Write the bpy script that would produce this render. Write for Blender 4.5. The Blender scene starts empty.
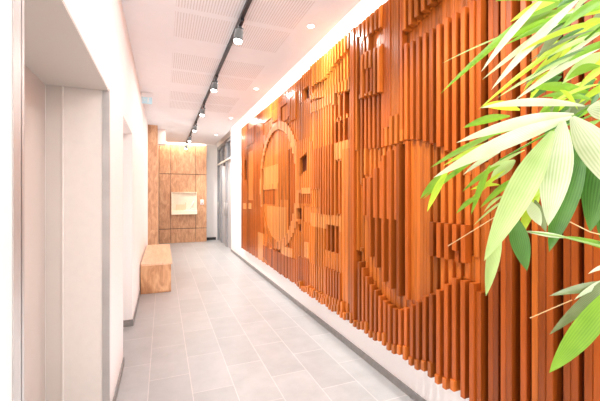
import bpy, bmesh, math, random
from mathutils import Vector, Matrix
random.seed(7)
sc = bpy.context.scene
COL = sc.collection
F = 340.0; H = 1.44
YAW = math.atan(137/340.0); CC = math.cos(YAW); SS = math.sin(YAW)
def at(u, v, z):
    xc = (u-300)*z/F
    return Vector((xc*CC+z*SS, z*CC-xc*SS, H-(v-196)*z/F))

# ------------------------------------------------------------ materials
def mat(name):
    m = bpy.data.materials.new(name); m.use_nodes = True
    nt = m.node_tree; b = nt.nodes['Principled BSDF']
    return m, nt, b
def N(nt, t, **kw):
    n = nt.nodes.new(t)
    for k, v in kw.items(): setattr(n, k, v)
    return n
def coords(nt, scale=(1,1,1), rot=(0,0,0), loc=(0,0,0)):
    tc = N(nt, 'ShaderNodeTexCoord'); mp = N(nt, 'ShaderNodeMapping')
    mp.inputs['Scale'].default_value = scale; mp.inputs['Rotation'].default_value = rot; mp.inputs['Location'].default_value = loc
    nt.links.new(tc.outputs['Object'], mp.inputs['Vector'])
    return mp.outputs['Vector']
def ramp(nt, fac, stops):
    r = N(nt, 'ShaderNodeValToRGB')
    e = r.color_ramp.elements
    e[0].position = stops[0][0]; e[0].color = (*stops[0][1], 1)
    e[1].position = stops[-1][0]; e[1].color = (*stops[-1][1], 1)
    for p, c in stops[1:-1]:
        x = e.new(p); x.color = (*c, 1)
    nt.links.new(fac, r.inputs[0]); return r.outputs[0]
def plain(name, col, rough=0.5, metal=0.0, noise=0.0, spec=0.5, bump=0.0, nscale=20):
    m, nt, b = mat(name)
    b.inputs['Base Color'].default_value = (*col, 1)
    b.inputs['Roughness'].default_value = rough; b.inputs['Metallic'].default_value = metal
    b.inputs['Specular IOR Level'].default_value = spec
    if noise > 0 or bump > 0:
        n = N(nt, 'ShaderNodeTexNoise'); n.inputs['Scale'].default_value = nscale; n.inputs['Detail'].default_value = 4
        nt.links.new(coords(nt), n.inputs['Vector'])
        lo = tuple(c*(1-noise) for c in col); hi = tuple(min(1, c*(1+noise)) for c in col)
        nt.links.new(ramp(nt, n.outputs['Fac'], [(0.3, lo), (0.7, hi)]), b.inputs['Base Color'])
        if bump > 0:
            bp = N(nt, 'ShaderNodeBump'); bp.inputs['Strength'].default_value = bump; bp.inputs['Distance'].default_value = 0.002
            nt.links.new(n.outputs['Fac'], bp.inputs['Height']); nt.links.new(bp.outputs[0], b.inputs['Normal'])
    return m
def emit(name, col, s):
    m, nt, b = mat(name)
    b.inputs['Base Color'].default_value = (*col, 1)
    b.inputs['Emission Color'].default_value = (*col, 1); b.inputs['Emission Strength'].default_value = s
    return m

M = {}
M['white'] = plain('white_paint', (.87, .832, .815), .6, noise=.012, bump=.05, nscale=60, spec=.3)
M['ceil'] = plain('ceiling_paint', (.80, .795, .815), .75, noise=.01, nscale=8, spec=.2)
M['greige'] = plain('lift_door_steel', (.64, .575, .53), .4, metal=.0, noise=.03, nscale=3)
M['lintel'] = plain('lintel_paint', (.60, .545, .50), .6)
M['steel'] = plain('brushed_steel', (.46, .435, .42), .38, metal=.35, noise=.1, nscale=6)
M['grey_frame'] = plain('grey_frame', (.30, .31, .33), .4, noise=.05)
M['grey_panel'] = plain('grey_panel', (.44, .45, .47), .4, noise=.05, nscale=3)
M['dark'] = plain('dark_anodised', (.035, .033, .036), .4, metal=.3, noise=.1)
M['lampgrey'] = plain('lamp_grey', (.055, .055, .055), .5, metal=.0, noise=.1)
M['skirt'] = plain('skirting_tile', (.26, .25, .245), .5, noise=.12, nscale=25)
M['glow'] = emit('lamp_face', (1, .97, .92), 14)
M['led'] = emit('led_strip', (1, .93, .84), 16)
M['ledend'] = emit('led_strip_end', (1, .88, .72), 22)
M['red'] = plain('red_button', (.75, .12, .08), .4, noise=.05)
M['plastic'] = plain('white_plastic', (.85, .84, .84), .35, noise=.02)
M['display'] = plain('display_panel', (.86, .74, .58), .5, noise=.06, nscale=9)
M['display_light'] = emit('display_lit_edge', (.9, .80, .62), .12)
M['sign'] = emit('sign_face', (.42, .62, .70), .25)
M['soil'] = plain('soil', (.05, .035, .025), .95, noise=.4, bump=.6, nscale=60)
M['pot'] = plain('pot_glaze', (.16, .16, .17), .35, noise=.06)
M['stem'] = plain('plant_cane', (.30, .36, .10), .5, noise=.2, nscale=30)
M['straw'] = plain('dry_leaf_tip', (.75, .52, .25), .5, noise=.1)

# ceiling perforated board: rows of fine slots running along the corridor
def perf():
    m, nt, b = mat('perforated_board')
    b.inputs['Roughness'].default_value = .8
    tc = N(nt, 'ShaderNodeTexCoord'); sp = N(nt, 'ShaderNodeSeparateXYZ')
    nt.links.new(tc.outputs['Object'], sp.inputs[0])
    def mth(op, a, bb=None):
        n = N(nt, 'ShaderNodeMath', operation=op)
        for i, x in enumerate((a, bb)):
            if x is None: continue
            if isinstance(x, (int, float)): n.inputs[i].default_value = x
            else: nt.links.new(x, n.inputs[i])
        return n.outputs[0]
    fx = mth('FRACT', mth('DIVIDE', sp.outputs['X'], .0235))
    fy = mth('FRACT', mth('DIVIDE', sp.outputs['Y'], .020))
    hole = mth('MULTIPLY', mth('LESS_THAN', fx, .42), mth('LESS_THAN', fy, .80))
    nt.links.new(ramp(nt, hole, [(0, (.80, .795, .815)), (1, (.62, .58, .57))]), b.inputs['Base Color'])
    return m
M['perf'] = perf()

def floor_mat():
    m, nt, b = mat('porcelain_floor')
    tc = N(nt, 'ShaderNodeTexCoord'); sp = N(nt, 'ShaderNodeSeparateXYZ'); cb = N(nt, 'ShaderNodeCombineXYZ')
    nt.links.new(tc.outputs['Object'], sp.inputs[0])
    a = N(nt, 'ShaderNodeMath', operation='SUBTRACT'); a.inputs[1].default_value = 2.593-6
    a2 = N(nt, 'ShaderNodeMath', operation='ADD'); a2.inputs[1].default_value = .1+.6*5
    nt.links.new(sp.outputs['Y'], a.inputs[0]); nt.links.new(sp.outputs['X'], a2.inputs[0])
    nt.links.new(a.outputs[0], cb.inputs[0]); nt.links.new(a2.outputs[0], cb.inputs[1])
    br = N(nt, 'ShaderNodeTexBrick', offset=.5, offset_frequency=2)
    br.inputs['Scale'].default_value = 1; br.inputs['Brick Width'].default_value = .6; br.inputs['Row Height'].default_value = .3
    br.inputs['Mortar Size'].default_value = .0028; br.inputs['Mortar Smooth'].default_value = .1
    br.inputs['Color1'].default_value = (.36, .362, .366, 1); br.inputs['Color2'].default_value = (.405, .408, .412, 1)
    br.inputs['Mortar'].default_value = (.56, .53, .52, 1)
    nt.links.new(cb.outputs[0], br.inputs['Vector'])
    n = N(nt, 'ShaderNodeTexNoise'); n.inputs['Scale'].default_value = 5; n.inputs['Detail'].default_value = 6; n.inputs['Roughness'].default_value = .65
    nt.links.new(tc.outputs['Object'], n.inputs['Vector'])
    mx = N(nt, 'ShaderNodeMix', data_type='RGBA', blend_type='MULTIPLY'); mx.inputs[0].default_value = 1
    nt.links.new(br.outputs['Color'], mx.inputs[6])
    nt.links.new(ramp(nt, n.outputs['Fac'], [(.3, (.88, .88, .88)), (.7, (1.08, 1.07, 1.07))]), mx.inputs[7])
    nt.links.new(mx.outputs[2], b.inputs['Base Color'])
    nt.links.new(ramp(nt, n.outputs['Fac'], [(.3, (.30,)*3), (.7, (.42,)*3)]), b.inputs['Roughness'])
    bp = N(nt, 'ShaderNodeBump', invert=True); bp.inputs['Distance'].default_value = .001; bp.inputs['Strength'].default_value = .4
    nt.links.new(br.outputs['Fac'], bp.inputs['Height']); nt.links.new(bp.outputs[0], b.inputs['Normal'])
    return m
M['floor'] = floor_mat()

def oak(name, dark, mid, light, rough=.45, sc_=(9, 9, 1.1)):
    m, nt, b = mat(name)
    n = N(nt, 'ShaderNodeTexNoise'); n.inputs['Scale'].default_value = 2.2; n.inputs['Detail'].default_value = 7
    n.inputs['Roughness'].default_value = .6; n.inputs['Distortion'].default_value = .8
    nt.links.new(coords(nt, sc_), n.inputs['Vector'])
    nt.links.new(ramp(nt, n.outputs['Fac'], [(.32, dark), (.5, mid), (.68, light)]), b.inputs['Base Color'])
    b.inputs['Roughness'].default_value = rough
    return m
M['oak'] = oak('oak_laminate', (.42, .20, .10), (.56, .30, .16), (.68, .41, .24), sc_=(7, 7, 2.2))
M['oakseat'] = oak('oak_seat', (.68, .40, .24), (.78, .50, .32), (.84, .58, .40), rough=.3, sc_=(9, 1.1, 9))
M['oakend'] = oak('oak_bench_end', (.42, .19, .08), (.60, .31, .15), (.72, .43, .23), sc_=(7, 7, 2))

def relief_mat():
    m, nt, b = mat('varnished_slats')
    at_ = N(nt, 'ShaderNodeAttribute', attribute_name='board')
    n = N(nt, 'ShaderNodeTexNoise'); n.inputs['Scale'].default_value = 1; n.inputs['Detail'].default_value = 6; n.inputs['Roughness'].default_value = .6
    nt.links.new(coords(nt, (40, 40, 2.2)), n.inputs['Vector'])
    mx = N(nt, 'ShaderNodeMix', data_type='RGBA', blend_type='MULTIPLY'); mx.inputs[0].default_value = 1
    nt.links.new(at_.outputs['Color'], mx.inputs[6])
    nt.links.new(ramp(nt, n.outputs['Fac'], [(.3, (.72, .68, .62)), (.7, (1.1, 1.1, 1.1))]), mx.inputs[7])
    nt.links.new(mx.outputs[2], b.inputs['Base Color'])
    b.inputs['Roughness'].default_value = .30; b.inputs['Specular IOR Level'].default_value = .22
    return m
M['relief'] = relief_mat()

def leaf_mat(name, c1, c2, trans=.35, rough=.35):
    m, nt, b = mat(name)
    uv = N(nt, 'ShaderNodeUVMap', uv_map='leaf'); sp = N(nt, 'ShaderNodeSeparateXYZ')
    nt.links.new(uv.outputs[0], sp.inputs[0])
    w = N(nt, 'ShaderNodeTexWave', wave_type='BANDS', bands_direction='X'); w.inputs['Scale'].default_value = 3.0
    w.inputs['Distortion'].default_value = .3
    nt.links.new(uv.outputs[0], w.inputs['Vector'])
    n = N(nt, 'ShaderNodeTexNoise'); n.inputs['Scale'].default_value = 14; nt.links.new(coords(nt), n.inputs['Vector'])
    ad = N(nt, 'ShaderNodeMath', operation='MULTIPLY_ADD'); ad.inputs[1].default_value = .35
    nt.links.new(w.outputs['Fac'], ad.inputs[0]); nt.links.new(n.outputs['Fac'], ad.inputs[2])
    nt.links.new(ramp(nt, ad.outputs[0], [(.35, c1), (.85, c2)]), b.inputs['Base Color'])
    b.inputs['Roughness'].default_value = rough
    tr = N(nt, 'ShaderNodeBsdfTranslucent'); tr.inputs[0].default_value = (min(1, c2[0]*1.15), min(1, c2[1]*1.15), c2[2]*.6, 1)
    ms = N(nt, 'ShaderNodeMixShader'); ms.inputs[0].default_value = trans
    nt.links.new(b.outputs[0], ms.inputs[1]); nt.links.new(tr.outputs[0], ms.inputs[2])
    nt.links.new(ms.outputs[0], nt.nodes['Material Output'].inputs[0])
    return m
M['lf_white'] = leaf_mat('leaf_overlit', (.36, .50, .25), (.66, .74, .54), .22)  # pale tone paints strong, overexposed light into the leaf colour
M['lf_pale'] = leaf_mat('leaf_pale_green', (.28, .46, .14), (.48, .64, .27), .3)
M['lf_green'] = leaf_mat('leaf_bright_green', (.10, .27, .02), (.24, .47, .04), .35)
M['lf_yellow'] = leaf_mat('leaf_yellow_green', (.30, .50, .02), (.52, .70, .07), .4)
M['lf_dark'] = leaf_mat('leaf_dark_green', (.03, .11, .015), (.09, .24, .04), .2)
M['lf_grey'] = leaf_mat('leaf_grey_green', (.10, .15, .06), (.22, .28, .13), .2)

def glassm():
    m, nt, b = mat('tinted_glass')
    b.inputs['Base Color'].default_value = (.62, .65, .68, 1); b.inputs['Roughness'].default_value = .08
    b.inputs['Transmission Weight'].default_value = .8; b.inputs['IOR'].default_value = 1.1
    n = N(nt, 'ShaderNodeTexNoise'); n.inputs['Scale'].default_value = 2
    nt.links.new(ramp(nt, n.outputs['Fac'], [(.3, (.06,)*3), (.7, (.1,)*3)]), b.inputs['Roughness'])
    return m
M['glass'] = glassm()

# ------------------------------------------------------------ mesh helpers
def box(bm, x0, x1, y0, y1, z0, z1, mi=0):
    vs = [bm.verts.new((x, y, z)) for x in (x0, x1) for y in (y0, y1) for z in (z0, z1)]
    for f in ((0,1,3,2),(4,6,7,5),(0,4,5,1),(2,3,7,6),(0,2,6,4),(1,5,7,3)):
        fc = bm.faces.new([vs[i] for i in f]); fc.material_index = mi
def tube(bm, pts, r, seg=14, r2=None, mi=0, cap=True):
    pts = [Vector(p) for p in pts]; rings = []
    n = len(pts)
    for i, p in enumerate(pts):
        d = (pts[min(i+1, n-1)]-pts[max(i-1, 0)]).normalized()
        up = Vector((0, 0, 1)) if abs(d.z) < .95 else Vector((1, 0, 0))
        a = d.cross(up).normalized(); c = d.cross(a).normalized()
        rr = r if not isinstance(r, (list, tuple)) else r[i]
        rings.append([bm.verts.new(p+a*math.cos(2*math.pi*k/seg)*rr+c*math.sin(2*math.pi*k/seg)*rr) for k in range(seg)])
    for i in range(n-1):
        for k in range(seg):
            f = bm.faces.new((rings[i][k], rings[i][(k+1) % seg], rings[i+1][(k+1) % seg], rings[i+1][k])); f.smooth = True; f.material_index = mi
    if cap:
        for R_ in (rings[0], rings[-1]):
            f = bm.faces.new(R_); f.material_index = mi
def lathe(bm, prof, cx=0, cy=0, seg=28):
    rings = []
    for r, z in prof:
        rings.append([bm.verts.new((cx+r*math.cos(2*math.pi*k/seg), cy+r*math.sin(2*math.pi*k/seg), z)) for k in range(seg)])
    for i in range(len(rings)-1):
        for k in range(seg):
            f = bm.faces.new((rings[i][k], rings[i][(k+1) % seg], rings[i+1][(k+1) % seg], rings[i+1][k])); f.smooth = True
    bm.faces.new(rings[0]); bm.faces.new(rings[-1])
def obj(name, bm, mats, parent=None, recalc=True, bevel=0):
    if recalc: bmesh.ops.recalc_face_normals(bm, faces=bm.faces)
    me = bpy.data.meshes.new(name); bm.to_mesh(me); bm.free()
    if not isinstance(mats, (list, tuple)): mats = [mats]
    for m in mats: me.materials.append(m)
    o = bpy.data.objects.new(name, me); COL.objects.link(o)
    if parent: o.parent = parent
    if bevel:
        b = o.modifiers.new('bevel', 'BEVEL'); b.width = bevel; b.segments = 2; b.limit_method = 'ANGLE'
    return o
def struct(name, bm, mats, **k):
    o = obj(name, bm, mats, **k); o['kind'] = 'structure'; return o
def thing(name, label, cat, loc, group=None, rot=0):
    o = bpy.data.objects.new(name, None); COL.objects.link(o); o.location = loc; o.rotation_euler = (0, 0, rot)
    o.empty_display_size = .1
    o['label'] = label; o['category'] = cat
    if group: o['group'] = group
    return o
def tag(o, label, cat, group=None):
    o['label'] = label; o['category'] = cat
    if group: o['group'] = group
def B(*boxes):
    bm = bmesh.new()
    for b in boxes: box(bm, *b)
    return bm

# ------------------------------------------------------------ setting
XL, XR, ZC = -.3165, 1.65, 3.04
YB, YE = -3.0, 11.1
struct('floor', B((-1.2, 2.4, YB, 12.0, -.1, 0)), M['floor'])

# ceiling: plain boards with perforated fields, a light slot along the right wall and another before the end wall
def ceiling():
    bm = bmesh.new()
    XS = 1.508; px0, px1 = .10, 1.17; yend = 10.82
    ys = []
    for k in range(-3, 6):
        y = 2.55+1.49*k
        for a, b_ in ((y, y+.50), (y+.58, y+1.08)):
            if b_ < 7.2: ys.append((a, b_))
    def quad(x0, x1, y0, y1, mi):
        f = bm.faces.new([bm.verts.new(p) for p in ((x0, y0, ZC), (x0, y1, ZC), (x1, y1, ZC), (x1, y0, ZC))]); f.material_index = mi
    quad(-1.2, px0, YB, yend, 0); quad(px1, XS, YB, yend, 0)
    y = YB
    for a, b_ in ys:
        quad(px0, px1, y, a, 0); quad(px0, px1, a, b_, 1); y = b_
    quad(px0, px1, y, yend, 0)
    return bm
struct('ceiling', ceiling(), [M['ceil'], M['perf']], recalc=False)
# recess above the slots
struct('trim_1', B((1.49, 1.508, YB, 10.82, ZC+.002, 3.20), (1.49, 2.4, YB, 12.0, 3.20, 3.24), (-1.2, 1.49, 10.80, 12.0, 3.20, 3.24),
                   (-1.2, 1.49, 10.80, 10.82, ZC+.002, 3.20), (1.66, 2.4, 8.9, 12.0, 3.04, 3.2)), M['white'])

# left wall with lift portal and doorway
PY0, PY1, PZ = 1.0, 2.466, 2.113
DY0, DY1, DZ = 3.27, 4.20, 2.13
bm = B((-.75, XL, YB, PY0, 0, ZC), (-.75, XL, PY0, PY1, PZ, ZC), (-.75, XL, PY1, DY0, 0, ZC),
       (-.75, XL, DY0, DY1, DZ, ZC), (-.75, XL, DY1, 12.0, 0, ZC))
struct('wall_left', bm, M['white'])
# right wall
struct('wall_right', B((XR, XR+.2, YB, 8.9, 0, 3.2)), M['white'])
# end walls
struct('wall_end', B((-.3165, 1.285, 11.16, 11.3, 0, 3.2), (1.285, 1.9, 11.45, 11.6, 0, 3.2), (1.27, 1.29, 11.16, 11.45, 0, 3.2)), M['white'])
struct('wall_side', B((2.15, 2.3, 8.7, 11.6, 0, 3.2), (1.85, 2.15, 8.7, 8.88, 0, 3.2), (1.85, 2.15, 11.46, 11.6, 0, 3.2)), M['grey_panel'])
# skirtings
bm = bmesh.new()
y = YB
while y < 8.9:
    box(bm, XR-.012, XR, y+.0015, min(y+.6, 8.9)-.0015, 0, .058); y += .6
box(bm, XR-.011, XR, YB, 8.9, 0, .057)
struct('baseboard_right', bm, M['skirt'])
struct('baseboard_left', B((XL, XL+.010, YB, PY0-.06, 0, .058), (XL, XL+.010, PY1+.06, DY0, 0, .058), (XL, XL+.010, DY1, 8.3, 0, .058),
                           (-.62, XL+.010, DY1-.011, DY1, 0, .07)), M['skirt'])
struct('baseboard_end', B((1.295, 1.62, 11.435, 11.45, 0, .085)), M['dark'])

# lift: doors back in the portal, steel portal frame on the corners
t = thing('lift_door', 'pale brushed steel lift door set back in the wall portal, left foreground', 'lift door', (-.66, 1.75, 0))
def L(o, *bx):  # boxes in world coordinates, relative to parent's base
    bm = bmesh.new(); l = o.location
    for b in bx: box(bm, b[0]-l.x, b[1]-l.x, b[2]-l.y, b[3]-l.y, b[4]-l.z, b[5]-l.z)
    return bm
obj('door_panel', L(t, (-.68, -.647, 1.01, 1.735, .005, PZ-.004)), M['greige'], t, bevel=.003)
obj('door_panel', L(t, (-.68, -.648, 1.739, 2.4395, .005, PZ-.004)), M['greige'], t, bevel=.003)
obj('side_lining', L(t, (-.647, -.562, 2.440, 2.463, .002, PZ-.004)), M['greige'], t)
obj('side_lining', L(t, (-.560, -.352, 2.447, 2.463, .002, PZ-.004)), plain('lining_light', (.74, .675, .63), .5, noise=.02), t)
obj('edge_strip', L(t, (-.566, -.556, 2.432, 2.447, .002, PZ-.004)), plain('strip_light', (.80, .74, .70), .4, noise=.02), t, bevel=.002)
obj('header_lining', L(t, (-.647, XL-.001, 1.005, 2.4395, PZ-.012, PZ-.0005)), M['lintel'], t)
struct('trim_2', B((-.352, XL+.003, 2.440, 2.468, 0, PZ), (XL-.002, XL+.003, .955, 1.004, 0, 2.9), (-.34, XL+.003, 1.0, 1.02, 0, PZ)), M['steel'])

# doorway 2
o = struct('door_1', B((-.62, -.585, DY0+.01, DY1-.01, .005, DZ-.005)), plain('door_white', (.78, .74, .72), .45, noise=.01))
h = obj('door_handle', B((-.585, -.545, 3.40, 3.42, 1.02, 1.04), (-.56, -.545, 3.40, 3.53, 1.02, 1.04)), M['steel'], o)
struct('trim_3', B((-.585, -.545, DY1-.02, DY1-.001, .071, DZ-.005), (-.585, -.545, DY0+.001, DY0+.02, 0, DZ-.005)), M['greige'])

# wood-clad pillar at the left end, white lit upstand beside it
struct('trim_4', B((XL+.001, -.115, 8.35, 11.03, .001, ZC-.001)), M['oak'])
struct('trim_5', B((-.113, .055, 8.75, 9.0, 2.68, ZC-.001)), M['white'])

# timber end panelling in boards with shadow joints
o_end = bmesh.new()
xs = [-.112, .218, .95, 1.285]
for i in range(len(xs)-1):
    for z0, z1 in ((.0, .425), (.440, 2.11), (2.122, 3.03)):
        box(o_end, xs[i]+.006, xs[i+1]-.006, 11.1, 11.15, z0+.002, z1-.002)
struct('wall_end_panelling', o_end, M['oak'])
struct('trim_6', B((-.112, 1.285, 11.15, 11.158, .002, 3.02)), M['dark'])

# right-hand glazed partition
fr = bmesh.new()
for y0, y1 in ((8.90, 9.0), (9.72, 9.80), (9.84, 9.92), (10.66, 10.74), (11.36, 11.45)):
    box(fr, 1.665, 1.78, y0, y1, 0, ZC-.002)
box(fr, 1.665, 1.78, 8.9, 11.45, 2.94, ZC-.002)
dr = struct('door_2', fr, M['grey_frame'])
obj('transom', B((1.652, 1.79, 8.905, 11.445, 2.43, 2.48)), plain('transom_light', (.70, .68, .62), .4, noise=.02), dr)
obj('door_leaf', B((1.70, 1.745, 9.0, 9.72, .01, 2.43)), M['grey_panel'], dr)
obj('door_leaf', B((1.70, 1.745, 9.92, 10.66, .01, 2.43)), M['grey_panel'], dr)
obj('door_leaf', B((1.70, 1.745, 10.74, 11.36, .01, 2.43)), M['grey_frame'], dr)
for y0, y1 in ((9.0, 9.72), (9.92, 10.66), (10.74, 11.36)):
    obj('pane', B((1.715, 1.725, y0, y1, 2.48, 2.94)), M['glass'], dr)
obj('door_closer', B((1.655, 1.70, 9.95, 10.2, 2.33, 2.41)), M['dark'], dr, bevel=.004)
for y in (9.65, 10.02, 11.28):
    hb = bmesh.new(); tube(hb, [(1.67, y, .85), (1.67, y, 1.25)], .012); tube(hb, [(1.67, y, .9), (1.71, y, .9)], .008); tube(hb, [(1.67, y, 1.2), (1.71, y, 1.2)], .008)
    obj('pull_handle', hb, M['steel'], dr)
struct('trim_7', B((XR-.004, XR+.2, 8.88, 8.902, 0, 3.04)), M['white'])

# ------------------------------------------------------------ wood relief
XB = 1.622
PZ0, PZ1 = .31, 2.906
def P(u, v):
    z = F*1.56/(CC*(u-163)); return ((z-1.56*SS)/CC, H-(v-196)*z/F)
Y0R, Y1R = .62, 7.35
PITCH = .030
NC = int((Y1R-Y0R)/PITCH); NZ = 260; DZc = (PZ1-PZ0)/NZ
rr = random.Random(3)
D = [[0]*NZ for _ in range(NC)]; T = [[0]*NZ for _ in range(NC)]
yc = [Y0R+(i+.5)*PITCH for i in range(NC)]
zc = [PZ0+(k+.5)*DZc for k in range(NZ)]
def setc(i, k, a, b, t):
    if isinstance(a, tuple): v = a[i % len(a)]; solid = v >= .03
    else: v = a if i % 2 == 0 else b; solid = (i % 2 == 0 and a > b+.02)
    D[i][k] = v
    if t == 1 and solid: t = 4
    if t is not None: T[i][k] = t
def poly_region(pts, a, b, t=None, uv=True, stair=0):
    """pts in picture pixels on the panel plane turned into (along, height)."""
    q = [P(*p) for p in pts] if uv else pts
    for i in range(NC):
        y = yc[i] if stair == 0 else Y0R+((i//stair)*stair+stair/2)*PITCH
        cr = []
        for j in range(len(q)):
            (ya, za), (yb, zb) = q[j], q[(j+1) % len(q)]
            if (ya <= y) != (yb <= y):
                cr.append(za+(zb-za)*(y-ya)/(yb-ya))
        cr.sort()
        for j in range(0, len(cr)-1, 2):
            for k in range(NZ):
                if cr[j] <= zc[k] < cr[j+1]: setc(i, k, a, b, t)
def disc(cy, cz, r, a, b, t=None, r_in=0, cond=None):
    for i in range(NC):
        y = Y0R+((i//2)*2+1)*PITCH
        for k in range(NZ):
            d = math.hypot(y-cy, zc[k]-cz)
            if r_in <= d < r and (cond is None or cond(y, zc[k])): setc(i, k, a, b, t)
def rect(u0, v0, u1, v1, a, b, t=None, dv=0):
    """block whose picture corners are given at its far (u0) edge; its top and bottom are level in the world"""
    (ya, z1), (yb, _) = P(u0, v0), P(u1, v0)
    z0 = P(u0, v1)[1]
    poly_region([(ya, z1), (yb, z1), (yb, z0), (ya, z0)], a, b, t, uv=False)
# tints: 0 mid orange, 1 dark red-brown shade painted into recesses, 2 light, 3 yellow with brighter light partly painted in, 4 deep orange
# base field
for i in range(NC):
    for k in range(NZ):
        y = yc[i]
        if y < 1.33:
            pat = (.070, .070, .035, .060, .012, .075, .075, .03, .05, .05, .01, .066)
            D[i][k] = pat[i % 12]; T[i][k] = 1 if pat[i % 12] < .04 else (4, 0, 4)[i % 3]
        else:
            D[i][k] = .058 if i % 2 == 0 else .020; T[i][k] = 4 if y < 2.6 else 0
# far-left field: rather flat with shallow patches
poly_region([(240, 100), (300, 60), (300, 330), (240, 290)], .040, .026, 0)
for n_ in range(46):   # shallow patchwork of blocks around the big disc
    a = rr.uniform(3.5, 7.2); z = rr.uniform(.4, 2.75); w = rr.choice([.09, .12, .18, .24, .36]); hh = rr.choice([.10, .15, .22, .35, .5])
    dd = rr.choice([.03, .045, .06]); tt = rr.choice([0, 5, 4, 2, 0])
    poly_region([(a, z), (a+w, z), (a+w, z+hh), (a, z+hh)], dd, dd-rr.choice([0, .012, .02]), tt, uv=False)
poly_region([(240.5, 128), (262, 110), (262, 260), (240.5, 248)], .050, .026, 4)
rect(244.5, 132, 254, 147, .060, .056, 4)
rect(248, 120, 256, 130, .052, .052, 2)
rect(256, 122, 262, 133, .055, .030, 0)
rect(262, 111, 270, 124, .050, .050, 3)
rect(270, 112, 278, 124, .056, .030, 3)
rect(278, 104, 292, 123, .065, .065, 4)
rect(281, 107, 287, 122, .045, .045, 0)
rect(289, 96, 296, 122, .062, .03, 0)
rect(243, 203, 246, 209, .06, .06, 2); rect(248.5, 203, 251.5, 209, .06, .06, 2)
rect(243, 150, 247, 185, .055, .02, 4)
rect(248, 152, 252, 200, .05, .05, 0)
rect(244, 160, 246, 180, .015, .015, 1)
# big disc and its ring
C1 = (4.86, 1.60)
disc(4.82, 1.60, .94, .058, .055, 5, r_in=.5)
disc(4.80, 1.60, .98, .045, .030, 0, r_in=.5, cond=lambda y, z: z < 1.25 and y > 4.9)
disc(C1[0], C1[1], .83, .034, .030, 0)
def in1(pts, a, b, t):
    q = [P(*p) for p in pts]
    ya, yb = min(p[0] for p in q), max(p[0] for p in q); z1, z0 = q[0][1], q[1][1]
    disc(C1[0], C1[1], .83, a, b, t, cond=lambda y, z: ya <= y <= yb and z0 <= z <= z1)
in1([(262, 168), (276, 187)], .034, .034, 2)
in1([(262, 190), (274, 205)], .030, .022, 4)
in1([(266, 206), (284, 245)], .036, .036, 2)
in1([(276, 130), (286, 200)], .040, .028, 0)
in1([(285, 150), (297, 235)], .030, .014, 4)
in1([(259, 150), (262, 230)], .030, .014, 1)
in1([(262, 185), (276, 189)], .044, .04, 2)
# under the disc
rect(269, 248, 277, 261, .058, .056, 2)
rect(281, 245, 292, 262, .058, .056, 2)
rect(257, 232, 262, 258, .05, .05, 2)
poly_region([(262, 256), (300, 300), (300, 262), (262, 245)], .060, .022, 4)
# blocks right of the disc
rect(296, 142, 310, 190, .062, .054, 0)
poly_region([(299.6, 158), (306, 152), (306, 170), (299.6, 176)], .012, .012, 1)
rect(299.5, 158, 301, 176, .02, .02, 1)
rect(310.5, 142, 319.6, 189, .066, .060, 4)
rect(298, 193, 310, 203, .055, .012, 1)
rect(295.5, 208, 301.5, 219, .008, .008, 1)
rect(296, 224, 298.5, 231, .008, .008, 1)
rect(301, 188, 310, 194, .06, .06, 2)
rect(303, 206, 319, 222, .050, .046, 0)
rect(305, 242, 309.5, 257, .072, .072, 2)
rect(297, 256, 308, 300, .06, .015, 4)
# field 310-333: long battens
rect(320, 120, 333, 214, .070, .030, 4)
rect(310, 213, 341, 226, .060, .052, 2)
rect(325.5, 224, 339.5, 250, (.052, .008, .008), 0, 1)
rect(309, 226, 325, 262, .062, .030, 0)
rect(324, 250, 341, 266, .058, .052, 0)
rect(324, 266, 341, 300, .072, .030, 4)
# lower feet stairs
for (u, v) in ((308, 286), (318, 291), (328, 294), (336, 298)):
    rect(u, v, u+9, v+40, .084, .05, 0)
# upper yellow stairs
poly_region([(311, 66), (350, 28), (350, 92), (311, 112)], .052, .030, 3)
poly_region([(311, 66), (350, 26), (350, 48), (338, 62), (326, 78), (311, 88)], .082, .040, 3)
poly_region([(311, 100), (350, 90), (350, 78), (330, 88), (311, 94)], .075, .062, 3)
poly_region([(311, 104), (336, 92), (336, 104), (311, 113)], .075, .03, 2)
rect(299, 80, 312, 104, .066, .050, 0)
rect(303, 90, 308, 101, .012, .012, 1)
rect(312, 114, 333, 150, .066, .03, 0)
# slit groups
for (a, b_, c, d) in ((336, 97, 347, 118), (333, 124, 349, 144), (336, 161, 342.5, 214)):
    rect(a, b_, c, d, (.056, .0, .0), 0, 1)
rect(333, 144, 350, 160, .056, .052, 2)
rect(342.5, 158, 350, 214, .052, .052, 0)
rect(341, 150, 350.5, 300, .056, .054, 0)
# long battens 350-358
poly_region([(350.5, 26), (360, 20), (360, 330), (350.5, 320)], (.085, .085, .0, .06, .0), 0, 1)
# band of tall upper battens to the seam, right of 356
poly_region([(356, 24), (476, -130), (476, 155), (430, 146), (410, 139), (386, 146), (356, 150)], .070, .026, 0)
# raised staggered blocks
poly_region([(364, 55), (383, 46), (383, 58), (364, 64)], .090, .060, 0)
poly_region([(364, 60), (383, 50), (383, 92), (364, 99)], .092, .045, 0)
poly_region([(368, 70), (376, 66), (376, 90), (368, 94)], .078, .03, 1)
rect(371, 28, 382, 52, .040, .038, 0)
poly_region([(360, 26), (384, 4), (384, 26), (371, 34), (360, 46)], .080, .05, 0)
rect(357, 40, 364, 96, .06, .03, 4)
poly_region([(357, 100), (384, 92), (384, 146), (357, 151)], .055, .018, 4)
# smooth wide boards
rect(383, -60, 391, 128, .060, .060, 4)
rect(391, -60, 398, 116, .052, .052, 0)
rect(398, -60, 406, 130, .070, .046, 4)
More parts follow.
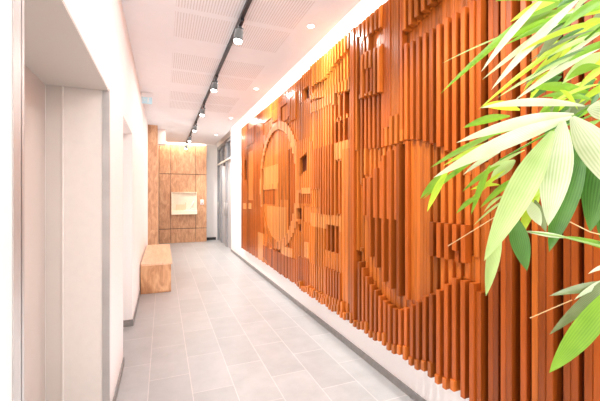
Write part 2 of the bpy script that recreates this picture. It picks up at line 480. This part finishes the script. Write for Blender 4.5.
# upper right hanging battens and the gap below them
poly_region([(404, -60), (478, -160), (478, -45), (436, 2), (428, 10), (421, 17), (414, 25), (404, 33)], .095, .045, 0)
poly_region([(404, 33), (414, 25), (421, 17), (428, 10), (436, 2), (478, -45), (478, 0), (445, 21), (430, 32), (404, 46)], .032, .030, 0)
poly_region([(404, 46), (430, 32), (445, 21), (478, 0), (478, 155), (439, 150), (430, 146), (410, 139), (404, 139)], .080, .030, 4)
# zone round the smaller disc
poly_region([(357, 151), (386, 146), (410, 139), (440, 150), (476, 156), (476, 300), (357, 300)], .042, .022, 0)
rect(356, 150, 366, 250, .058, .03, 0)
rect(359, 190, 364, 225, .04, .0, 1)
C2 = (1.89, 1.27); R2 = .545
disc(C2[0], C2[1], R2+.13, .036, .030, 0, cond=lambda y, z: z < 1.62)
disc(C2[0], C2[1], R2, .072, .024, 4)
disc(C2[0], C2[1], R2, (.075, .070, .0), 0, 1, cond=lambda y, z: y > 1.93 and z > 1.27)
disc(C2[0], C2[1], R2, .045, .045, 0, cond=lambda y, z: 1.72 < y < 1.90)
disc(C2[0], C2[1], R2, (.074, .0, .0), 0, 1, cond=lambda y, z: y > 1.93 and z <= 1.27)
disc(C2[0], C2[1], R2, .045, .020, 0, cond=lambda y, z: y < 1.72)
rect(364, 178, 370, 215, .07, .03, 1)
rect(427, 222, 467, 254, .080, .010, 1)
rect(452, 250, 462, 262, .06, .03, 1)
# lower battens with stepped tops
low = [(357, 258), (362.6, 265), (367, 274), (372, 284), (377, 291), (382, 297), (392, 306), (398, 309), (404, 309), (417, 303), (424, 297), (431, 294), (439, 291), (447, 286), (455, 278), (465, 280), (476, 284), (476, 430), (357, 340)]
poly_region(low, .082, .024, 4)
# small feet along the bottom edge
for i in range(NC):
    if 1.45 < yc[i] < 3.9:
        hgt = .05+.018*((i//2*7) % 4)
        for k in range(int(hgt/DZc)):
            D[i][k] = .094 if i % 2 == 0 else .012; T[i][k] = 0
    zb = (0, .012, .02, .006)[(i//2*5) % 4] if i % 2 == 0 else .028
    for k in range(int(zb/DZc)): D[i][k] = -1
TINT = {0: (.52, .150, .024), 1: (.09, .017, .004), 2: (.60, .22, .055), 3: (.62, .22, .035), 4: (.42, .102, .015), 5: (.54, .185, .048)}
rel = thing('wood_relief_art', 'large orange varnished timber slat relief with circle motifs covering the right wall', 'wall relief', (XB, 4.0, 0))
def motif(i, k):
    y = Y0R+((i//2)*2+1)*PITCH
    if math.hypot(y-4.82, zc[k]-1.60) < .94: return 1
    if math.hypot(y-C2[0], zc[k]-C2[1]) < R2: return 2
    return 0
MK = [[motif(i, k) for k in range(NZ)] for i in range(NC)]
def relief_cols(part):
    bm = bmesh.new(); cl = bm.loops.layers.float_color.new('board')
    ox, oy = XB, 4.0
    for i in range(NC):
        g = random.Random(i*13+1)
        jit = g.uniform(-.0012, .0012)
        base_v = g.choice([.62, .78, .9, 1.0, 1.08, 1.2])
        k = 0
        while k < NZ:
            d, t = D[i][k], T[i][k]; k2 = k
            while k2 < NZ and D[i][k2] == d and T[i][k2] == t and MK[i][k2] == MK[i][k]: k2 += 1
            z0, z1 = PZ0+k*DZc, PZ0+k2*DZc
            k_old = k; k = k2
            if d < 0: continue
            xf = XB-max(d, .002)-jit-oy*0; y0, y1 = Y0R+i*PITCH, Y0R+(i+1)*PITCH
            yy = (y0+y1)/2
            c = .0032 if d > .004 else 0.0004
            prof = [(XB, y0+.0002), (xf+c, y0+.0002), (xf, y0+c), (xf, y1-c), (xf+c, y1-.0002), (XB, y1-.0002)]
            lo = [bm.verts.new((x-ox, y-oy, z0)) for x, y in prof]; hi = [bm.verts.new((x-ox, y-oy, z1)) for x, y in prof]
            fs = []
            for j in range(5): fs.append(bm.faces.new((lo[j], lo[j+1], hi[j+1], hi[j])))
            fs.append(bm.faces.new(lo)); fs.append(bm.faces.new(hi))
            s = base_v*g.uniform(.93, 1.07)
            if MK[i][k_old] != part: bmesh.ops.delete(bm, geom=lo+hi, context='VERTS'); continue
            # tint turns redder and deeper towards the near end, partly painting its dimmer light
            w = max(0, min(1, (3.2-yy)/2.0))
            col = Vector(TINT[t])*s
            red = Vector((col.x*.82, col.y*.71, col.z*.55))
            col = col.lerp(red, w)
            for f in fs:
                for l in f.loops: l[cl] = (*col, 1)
    return bm
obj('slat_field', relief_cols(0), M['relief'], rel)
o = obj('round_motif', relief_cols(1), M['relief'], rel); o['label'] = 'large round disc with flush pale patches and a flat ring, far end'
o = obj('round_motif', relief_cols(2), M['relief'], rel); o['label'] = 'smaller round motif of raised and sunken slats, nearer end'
obj('backing_board', B((XB-XB, XB-XB+.026, Y0R-4, Y1R-4, PZ0+.03, PZ1)), M['oak'], rel)

# ------------------------------------------------------------ bench
b = thing('bench', 'low oak laminate box bench against the left white wall', 'bench', (-.1, 6.5, 0))
obj('seat', L(b, (XL+.012, .128, 5.47, 7.60, .413, .440)), M['oakseat'], b, bevel=.002)
obj('end_panel', L(b, (XL+.012, .112, 5.48, 5.51, .001, .412)), M['oakend'], b, bevel=.002)
obj('end_panel', L(b, (XL+.012, .112, 7.565, 7.59, .001, .412)), M['oakend'], b, bevel=.002)
obj('front_panel', L(b, (.087, .112, 5.511, 7.564, .001, .412)), M['oakend'], b, bevel=.002)
obj('back_panel', L(b, (XL+.012, XL+.03, 5.511, 7.564, .001, .412)), M['oakend'], b)

# ------------------------------------------------------------ lit display case and call button on the end panelling
d = thing('display_panel', 'pale lit wall display box with a thin ledge on wooden end wall', 'display', (.57, 11.1, 1.3))
X0, X1_, Z0_, Z1_ = .235, .985, .875, 1.56
obj('frame', L(d, (X0, X1_, 11.02, 11.098, Z0_, Z0_+.03), (X0, X1_, 11.02, 11.098, Z1_-.02, Z1_), (X0, X0+.02, 11.02, 11.098, Z0_+.03, Z1_-.02), (X1_-.02, X1_, 11.02, 11.098, Z0_+.03, Z1_-.02)), M['display'], d, bevel=.002)
obj('back_panel', L(d, (X0+.02, X1_-.02, 11.08, 11.098, Z0_+.03, Z1_-.02)), M['display'], d)
obj('ledge', L(d, (X0+.001, X1_-.001, 10.97, 11.098, Z0_+.0, Z0_+.12)), M['display_light'], d, bevel=.004)
obj('relief_step', L(d, (.37, .63, 11.05, 11.08, 1.0, 1.18), (.63, .66, 11.04, 11.08, 1.0, 1.24)), plain('display_step', (.80, .60, .40), .5, noise=.05), d)
sb = bmesh.new(); lx, ly, lz = d.location
tube(sb, [(.76-lx, 11.05-ly, 1.0-lz), (.84-lx, 11.05-ly, 1.16-lz), (.88-lx, 11.05-ly, 1.28-lz)], .012)
tube(sb, [(.60-lx, 11.04-ly, 1.0-lz), (.90-lx, 11.04-ly, 1.05-lz)], .01)
obj('thin_bar', sb, M['plastic'], d)
s = thing('wall_switch', 'small white wall plate with red button beside the display box', 'button', (1.14, 11.1, 1.25))
obj('plate', L(s, (1.09, 1.19, 11.085, 11.099, 1.17, 1.33)), M['plastic'], s, bevel=.003)
rb = bmesh.new(); tube(rb, [(0, -.016, -.035), (0, -.028, -.035)], .022); obj('button', rb, M['red'], s)

# ------------------------------------------------------------ emergency exit sign
e = thing('exit_sign', 'small pale blue emergency exit sign fixed at the ceiling over left wall', 'sign', (-.24, 5.75, ZC))
ez = ZC-.003
obj('housing', L(e, (XL+.004, -.15, 5.74, 5.78, 2.965, ez)), M['plastic'], e, bevel=.004)
obj('sign_plate', L(e, (XL+.012, -.158, 5.752, 5.758, 2.865, 2.966)), M['sign'], e, bevel=.001)
bm = bmesh.new()   # running figure, arrow and doorway in white
def px(x0, x1, z0, z1): box(bm, x0+.24-.0, x1+.24, 5.748-5.75, 5.7515-5.75, z0-ZC, z1-ZC)
px(-.272, -.268, 2.89, 2.95); px(-.292, -.268, 2.95, 2.954); px(-.292, -.288, 2.89, 2.95)
px(-.222, -.204, 2.915, 2.945); px(-.226, -.218, 2.885, 2.915); px(-.208, -.198, 2.885, 2.917); px(-.214, -.204, 2.948, 2.958)
px(-.258, -.232, 2.918, 2.924); px(-.262, -.254, 2.912, 2.930)
obj('pictogram', bm, M['plastic'], e)

# ------------------------------------------------------------ ceiling track and spot lamps
tx, tz = .647, ZC
bm = bmesh.new()
box(bm, -.0155, .0155, -5.6, 4.55, -.036, -.003)
box(bm, -.006, .006, -5.59, 4.54, -.038, -.036)
tr = obj('lighting_track', bm, M['dark']); tr.location = (tx, 6.05, ZC)
tag(tr, 'long black lighting track running down the white ceiling', 'track')
def make_lamp(loc, label):
    t = thing('spot_lamp', label, 'spotlight', loc, 'spot lamps on the ceiling track')
    bm = bmesh.new(); box(bm, -.016, .016, -.075, .075, -.026, .0); tube(bm, [(0, .03, -.02), (0, .03, -.055)], .016)
    obj('adapter', bm, M['dark'], t, bevel=.002)
    bm = bmesh.new(); tube(bm, [(0, .03, -.045), (.016, .0, -.066), (.004, -.02, -.088), (-.018, -.03, -.108)], .0125)
    obj('arm', bm, M['dark'], t)
    bm = bmesh.new(); lathe(bm, [(.020, .02), (.034, .016), (.038, .005), (.041, -.070), (.041, -.080), (.036, -.080), (.035, -.075)])
    h = obj('lamp_head', bm, M['lampgrey'], t); h.location = (-.022, -.035, -.112); h.rotation_euler = (math.radians(-3), math.radians(8), 0)
    bm = bmesh.new(); lathe(bm, [(.0345, -.076), (.036, -.088), (.030, -.098), (.012, -.104)])
    l = obj('lens', bm, M['glow'], h)
    return t
lamp_desc = ['spot lamp nearest the viewer on the black track, largest in view', 'second spot lamp from the viewer on the black track',
  'third spot lamp from the viewer, midway down the track', 'fourth spot lamp from the viewer on the black track',
  'fifth spot lamp from the viewer, second from the far end', 'farthest spot lamp, at the end of the black track']
lamp_y = [3.03, 4.55, 6.0, 7.5, 8.95, 10.4]
first = make_lamp((tx, lamp_y[0], ZC-.037), lamp_desc[0])
for y, lab in zip(lamp_y[1:], lamp_desc[1:]):
    c = first.copy(); COL.objects.link(c); c.location = (tx, y, ZC-.037); c['label'] = lab
    for ch in list(first.children):
        k = ch.copy(); COL.objects.link(k); k.parent = c
        for g in list(ch.children):
            q = g.copy(); COL.objects.link(q); q.parent = k
def light(name, typ, loc, energy, col=(1, .95, .9), rot=(0, 0, 0), **kw):
    l = bpy.data.lights.new(name, typ); l.energy = energy; l.color = col
    for k, v in kw.items(): setattr(l, k, v)
    o = bpy.data.objects.new(name, l); COL.objects.link(o); o.location = loc; o.rotation_euler = rot
    return o
def aim(o, tgt):
    o.rotation_euler = (Vector(tgt)-o.location).to_track_quat('-Z', 'Y').to_euler()
for y in [1.5]+lamp_y:
    o = light('spot_beam', 'SPOT', (tx+.03, y-.04, ZC-.27), 135, (1, .96, .91), spot_size=math.radians(96), spot_blend=.8, shadow_soft_size=.012)
    aim(o, (1.62, y-.02, 1.1))

# recessed downlights
dl_desc = ['recessed round downlight nearest the viewer beside the light slot', 'second recessed downlight from the viewer in plain ceiling',
           'third recessed downlight from the viewer in plain ceiling', 'farthest recessed downlight near the grey partition']
def make_down(loc, lab):
    t = thing('recessed_downlight', lab, 'downlight', loc, 'recessed downlights beside the light slot')
    bm = bmesh.new(); lathe(bm, [(.042, -.001), (.044, -.003), (.034, -.005), (.031, -.002)]); obj('trim_ring', bm, M['plastic'], t)
    bm = bmesh.new(); lathe(bm, [(.031, -.0035), (.022, -.006), (.010, -.007)]); obj('lens', bm, M['glow'], t)
    return t
fd = make_down((1.29, 2.93, ZC), dl_desc[0])
for y, lab in zip([4.95, 7.0, 9.05], dl_desc[1:]):
    c = fd.copy(); COL.objects.link(c); c.location = (1.29, y, ZC); c['label'] = lab
    for ch in list(fd.children):
        k = ch.copy(); COL.objects.link(k); k.parent = c
for y in [-1.1, .9, 2.93, 4.95, 7.0, 9.05]:
    light('down_beam', 'AREA', (1.29, y, ZC-.02), 14, (1, .98, .96), shape='DISK', size=.08)
    light('down_beam', 'AREA', (.0, y+.2, ZC-.02), 16, (1, .96, .92), shape='DISK', size=.25) if False else None

# light slot LEDs
o = obj('led_strip_light', B((1.515, 1.60, .2, 8.85, 3.185, 3.198)), M['led']); tag(o, 'bright continuous light strip in the ceiling slot above the timber relief', 'strip light')
o = obj('led_strip_light', B((-.10, 1.28, 10.90, 11.0, 3.185, 3.198)), M['ledend']); tag(o, 'warm light strip in the slot above the wooden end wall', 'strip light')

# ------------------------------------------------------------ potted palm at the right
plant = thing('potted_palm', 'leafy green bamboo palm reaching in from the right foreground', 'plant', (1.28, .18, 0))
PLX, PLY = 1.28, .18
bm = bmesh.new(); lathe(bm, [(.12, .001), (.13, .01), (.17, .34), (.175, .38), (.16, .38), (.155, .34)]); obj('pot', bm, M['pot'], plant)
bm = bmesh.new(); lathe(bm, [(.15, .335), (.155, .345), (.08, .355), (.02, .357)]); obj('soil', bm, M['soil'], plant)
lmats = ['lf_white', 'lf_pale', 'lf_green', 'lf_yellow', 'lf_dark', 'lf_grey', 'straw']
def leaf(bm, base, tip, w, mi, sag=.03, side=None, fold=.18, twist=0.0, peak=.45):
    base, tip = Vector(base), Vector(tip); ax = tip-base; Ln = ax.length
    uvl = bm.loops.layers.uv.verify()
    view = ((base+tip)/2-Vector((0, 0, H))).normalized()
    d = ax.normalized()
    wdir = d.cross(view).normalized()
    nrm = wdir.cross(d).normalized()
    if twist: 
        R_ = Matrix.Rotation(twist, 3, d); wdir = R_ @ wdir; nrm = R_ @ nrm
    n = 12; rows = []
    for i in range(n+1):
        t = i/n
        p = base+ax*t+Vector((0, 0, 1))*sag*4*t*(1-t)
        if t < peak: wf = .16+.84*math.sin(t/peak*math.pi/2)
        else: wf = math.cos((t-peak)/(1-peak)*math.pi/2)**.85
        hw = w*.5*wf
        row = []
        for s in (-1, -.5, 0, .5, 1):
            row.append((bm.verts.new(p+wdir*hw*s+nrm*fold*hw*(abs(s))), (s*.5+.5, t)))
        rows.append(row)
    for i in range(n):
        for j in range(4):
            q = (rows[i][j], rows[i][j+1], rows[i+1][j+1], rows[i+1][j])
            f = bm.faces.new([x[0] for x in q]); f.smooth = True; f.material_index = mi
            for l, x in zip(f.loops, q): l[uvl].uv = x[1]
def rel_(v): return Vector((v.x-PLX, v.y-PLY, v.z))
def LF(bm, b_, t_, zb, zt, wpx, m, sag=.012, tw=0.0, peak=.45, fold=.18):
    zm = (zb+zt)/2
    base, tip = at(b_[0], b_[1], zb), at(t_[0], t_[1], zt)
    # camera-facing frame computed in world space, then moved to the plant's own space
    leaf(bm, base, tip, wpx*zm/F, lmats.index(m), sag, twist=tw, peak=peak, fold=fold)
def finish(name, bm):
    for v in bm.verts: v.co.x -= PLX; v.co.y -= PLY
    uv = bm.loops.layers.uv.active
    o = obj(name, bm, [M[k] for k in lmats], plant, recalc=False)
    if o.data.uv_layers: o.data.uv_layers[0].name = 'leaf'
    return o
pot_top = Vector((PLX, PLY, .35))
def cane(name, node, bend):
    bm = bmesh.new()
    st = pot_top+Vector(bend)*.1
    pts = [st]
    mid = Vector((PLX, PLY, 0))+Vector((bend[0], bend[1], 0))
    for i in range(1, 13):
        t = i/12
        p = st.lerp(node, t); 
        p = Vector((st.x+(node.x-st.x)*t**2.2, st.y+(node.y-st.y)*t**2.2, st.z+(node.z-st.z)*(1-(1-t)**1.4)))
        pts.append(p)
    tube(bm, pts, [.008-.005*i/12 for i in range(13)], seg=8)
    for v in bm.verts: v.co.x -= PLX; v.co.y -= PLY
    return obj(name, bm, M['stem'], plant)

# frond A: the big pale leaves fanning from a node right of centre
nA = at(574, 116, .80)
cane('stem', at(640, 70, .74), (.03, .02, 0))
bm = bmesh.new()
tube(bm, [at(640, 70, .74), at(605, 98, .77), nA, at(566, 122, .81)], [.003, .003, .0025, .002], seg=8, mi=2)
LF(bm, (572, 117), (433, 178), .80, .86, 15, 'lf_white', peak=.4)
LF(bm, (574, 114), (456, 143), .81, .88, 12, 'lf_white', peak=.35)
LF(bm, (585, 106), (480, 108), .80, .86, 8, 'lf_white')
LF(bm, (553, 131), (484, 261), .80, .78, 26, 'lf_pale', sag=.004, peak=.42)
LF(bm, (563, 121), (548, 226), .795, .77, 27, 'lf_white', sag=.004, peak=.45)
LF(bm, (572, 117), (632, 205), .79, .72, 29, 'lf_white', sag=.006, peak=.4)
LF(bm, (588, 108), (628, 120), .78, .74, 24, 'lf_white')
LF(bm, (600, 92), (650, 140), .76, .72, 20, 'lf_pale')
finish('frond', bm)
# frond B: dark hanging leaves behind
cane('stem', at(650, 120, .86), (.0, .05, 0))
bm = bmesh.new()
tube(bm, [at(650, 120, .86), at(610, 132, .88), at(560, 150, .9)], .003, seg=8, mi=2)
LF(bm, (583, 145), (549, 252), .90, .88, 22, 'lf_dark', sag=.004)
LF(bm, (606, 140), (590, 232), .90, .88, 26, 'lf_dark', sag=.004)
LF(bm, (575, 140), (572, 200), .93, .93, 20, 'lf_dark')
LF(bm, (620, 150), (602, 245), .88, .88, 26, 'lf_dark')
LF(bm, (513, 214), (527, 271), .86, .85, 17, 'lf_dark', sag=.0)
LF(bm, (550, 165), (505, 226), .88, .86, 9, 'lf_green')
LF(bm, (540, 190), (519, 240), .87, .86, 10, 'lf_yellow')
LF(bm, (500, 222), (486, 296), .84, .83, 12, 'lf_pale', sag=0)
LF(bm, (600, 170), (560, 215), .92, .92, 14, 'lf_green')
LF(bm, (535, 200), (546, 232), .83, .83, 9, 'lf_grey', sag=0)
LF(bm, (528, 200), (541, 226), .82, .82, 11, 'lf_white', sag=0)
LF(bm, (600, 120), (530, 165), .93, .95, 10, 'lf_green')
LF(bm, (560, 178), (512, 215), .84, .84, 7, 'lf_yellow')
finish('frond', bm)
# frond C: sweeping narrow leaves of the upper corner
cane('stem', at(660, -20, .80), (-.03, .03, 0))
bm = bmesh.new()
tube(bm, [at(660, -20, .80), at(620, 10, .84), at(585, 40, .88)], .003, seg=8, mi=2)
C_ = [((560, -8), (440, 94), 9, 'lf_yellow'), ((545, 22), (441, 64), 2.2, 'lf_pale'), ((548, -6), (481, 72), 9, 'lf_white'),
      ((586, 4), (482, 80), 8, 'lf_white'), ((582, -4), (491, 90), 11, 'lf_white'), ((590, 26), (478, 110), 6, 'lf_yellow'),
      ((600, 48), (514, 101), 8, 'lf_white'), ((590, 50), (497, 98), 5, 'lf_pale'), ((606, -4), (545, -2), 8, 'lf_yellow'),
      ((560, 2), (495, 1), 7, 'lf_yellow'), ((600, 8), (505, 45), 8, 'lf_yellow'), ((575, 14), (498, 44), 9, 'lf_green'),
      ((604, 20), (520, 52), 7, 'lf_yellow'), ((610, 30), (530, 66), 6, 'lf_pale'), ((600, 34), (545, 76), 6, 'lf_white'),
      ((612, 10), (540, 22), 11, 'lf_yellow'), ((570, -6), (510, 22), 11, 'lf_yellow'), ((606, 52), (562, 84), 15, 'lf_pale'),
      ((600, 66), (566, 80), 11, 'lf_green'), ((590, 93), (528, 88), 12, 'lf_green'), ((592, 100), (541, 97), 8, 'lf_green'),
      ((616, 60), (575, 92), 9, 'lf_yellow'), ((620, 40), (568, 62), 9, 'lf_green'), ((612, -5), (560, 30), 12, 'lf_green'),
      ((598, 42), (520, 88), 4, 'lf_grey'), ((594, 30), (528, 62), 4, 'lf_grey'), ((585, 50), (530, 78), 3, 'lf_dark'),
      ((620, 82), (578, 104), 9, 'lf_yellow'), ((616, 70), (590, 108), 12, 'lf_dark'), ((622, 0), (580, 14), 14, 'lf_yellow'),
      ((630, 20), (575, 40), 10, 'lf_yellow'), ((600, -10), (556, 8), 10, 'lf_dark'), ((560, 90), (578, 110), 5, 'lf_yellow'),
      ((596, -8), (572, 14), 7, 'lf_white'), ((600, 84), (545, 108), 5, 'lf_yellow')]
rz = random.Random(5)
for q in range(34):    # leaves deeper in the crown, dark tints painting the shade between fronds
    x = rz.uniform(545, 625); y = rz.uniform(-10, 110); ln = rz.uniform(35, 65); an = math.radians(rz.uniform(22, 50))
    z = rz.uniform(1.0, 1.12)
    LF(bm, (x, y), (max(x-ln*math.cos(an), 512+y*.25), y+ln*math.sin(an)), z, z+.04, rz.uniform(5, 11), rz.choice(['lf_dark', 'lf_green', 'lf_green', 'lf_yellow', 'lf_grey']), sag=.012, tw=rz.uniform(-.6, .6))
for b_, t_, w, m in C_:
    z = rz.uniform(.80, 1.0)
    LF(bm, b_, t_, z, z+rz.uniform(.0, .06), w*.8, 'lf_green' if (m == 'lf_yellow' and rz.random() < .35) else m, sag=.010, tw=rz.uniform(-.3, .3))
finish('frond', bm)
# frond D: smaller leaves to the lower left of the big ones
cane('stem', at(655, 95, .98), (.05, .0, 0))
bm = bmesh.new()
tube(bm, [at(655, 95, .98), at(600, 112, 1.0), at(550, 132, 1.02), at(500, 160, 1.04)], .0028, seg=8, mi=2)
Dl = [((510, 116), (463, 128), 8, 'lf_green'), ((520, 110), (482, 106), 9, 'lf_yellow'), ((500, 132), (430, 168), 6, 'lf_green'),
      ((478, 158), (423, 199), 5, 'lf_green'), ((451, 165), (432, 202), 5, 'lf_yellow'), ((447, 172), (427, 212), 7, 'lf_yellow'),
      ((448, 172), (420, 199), 7, 'lf_green'), ((500, 152), (463, 175), 5, 'lf_white'), ((480, 196), (456, 214), 5, 'lf_green'),
      ((500, 165), (462, 192), 5, 'lf_green'), ((505, 170), (466, 206), 4, 'lf_yellow'), ((520, 176), (480, 208), 6, 'lf_green'),
      ((490, 165), (471, 215), 6, 'lf_green'), ((515, 160), (490, 182), 12, 'lf_pale'), ((500, 185), (470, 190), 4, 'lf_yellow'),
      ((503, 196), (484, 212), 3, 'lf_pale'), ((470, 158), (452, 178), 6, 'lf_green'), ((520, 190), (500, 214), 5, 'lf_yellow'),
      ((530, 125), (486, 138), 6, 'lf_green'), ((540, 168), (506, 196), 7, 'lf_yellow'), ((525, 150), (470, 183), 4, 'lf_pale'),
      ((500, 140), (443, 166), 5, 'lf_yellow'), ((512, 196), (473, 226), 2.2, 'lf_pale')]
for b_, t_, w, m in Dl:
    z = rz.uniform(.98, 1.1)
    LF(bm, b_, t_, z, z+rz.uniform(0, .05), w, m, sag=.008, tw=rz.uniform(-.3, .3))
tube(bm, [at(520, 205, .95), at(495, 217, .95), at(448, 246, .96)], .0013, seg=6, mi=6)
finish('frond', bm)
# frond E: lower right leaves
cane('stem', at(650, 270, .78), (.0, -.02, 0))
bm = bmesh.new()
tube(bm, [at(650, 270, .78), at(625, 280, .79), at(606, 292, .8)], .003, seg=8, mi=2)
LF(bm, (626, 276), (549, 373), .78, .80, 21, 'lf_green', sag=-.004, peak=.5)
LF(bm, (640, 262), (549, 335), .84, .86, 13, 'lf_grey', sag=.006)
LF(bm, (640, 285), (549, 296), .86, .88, 10, 'lf_grey', sag=.010)
LF(bm, (625, 278), (574, 300), .86, .86, 6, 'lf_white')
LF(bm, (625, 268), (588, 274), .86, .86, 5, 'lf_white')
tube(bm, [at(572, 300, .87), at(530, 318, .88)], .0013, seg=6, mi=6)
tube(bm, [at(650, 262, .84), at(600, 246, .84), at(560, 236, .85), at(524, 231, .86)], [.0035, .003, .0025, .0012], seg=8, mi=1)
LF(bm, (570, 238), (524, 231), .85, .86, 4.5, 'lf_white', sag=0)
LF(bm, (640, 258), (566, 236), .86, .87, 7, 'lf_green', sag=.004)
LF(bm, (620, 262), (586, 240), .86, .87, 5, 'lf_dark')
tube(bm, [at(645, 245, .84), at(590, 232, .86), at(570, 222, .86)], .0015, seg=6, mi=6)
finish('frond', bm)

# ------------------------------------------------------------ camera, world, general light
cam = bpy.data.cameras.new('camera'); cam.sensor_width = 36; cam.lens = F/600*36; cam.shift_y = -4.5/600
cam.clip_start = .05
co = bpy.data.objects.new('camera', cam); COL.objects.link(co); co.location = (0, 0, H); co.rotation_euler = (math.pi/2, 0, -YAW)
sc.camera = co
w = bpy.data.worlds.new('world'); sc.world = w; w.use_nodes = True
w.node_tree.nodes['Background'].inputs[0].default_value = (1, .98, .96, 1); w.node_tree.nodes['Background'].inputs[1].default_value = 2.2
# added area fills behind the viewer and under the corridor ceiling, no fittings there
light('rear_fill', 'AREA', (.7, -2.2, 2.6), 60, (1, .97, .95), (math.radians(55), 0, 0), shape='RECTANGLE', size=1.6, size_y=1.0)
for y in (2.2, 5.2, 8.2):
    light('corridor_fill', 'AREA', (.45, y, ZC-.06), 17, (1, .97, .95), (0, 0, 0), shape='RECTANGLE', size=.9, size_y=2.2)
light('end_light', 'AREA', (.6, 10.2, ZC-.08), 14, (1, .93, .85), (0, 0, 0), shape='RECTANGLE', size=1.0, size_y=.6)
light('floor_fill', 'AREA', (.65, 4.5, .02), 42, (.90, .96, 1), (math.pi, 0, 0), shape='RECTANGLE', size=1.5, size_y=9)  # added upward fill just above the floor, standing in for bounced light
light('end_wash', 'AREA', (.6, 11.0, 3.17), 7, (1, .90, .78), (0, 0, 0), shape='RECTANGLE', size=1.3, size_y=.05)
light('plant_light', 'SPOT', (.75, .1, 2.85), 9, (1, .98, .94), spot_size=math.radians(70), spot_blend=.7, shadow_soft_size=.05)
aim(bpy.data.objects['plant_light'], (.95, .62, 1.5))
sc.view_settings.view_transform = 'Standard'
sc.view_settings.look = 'None'
sc.view_settings.exposure = 0.0
sc.cycles.use_denoising = True
sc.cycles.max_bounces = 8
sc.cycles.sample_clamp_indirect = 6
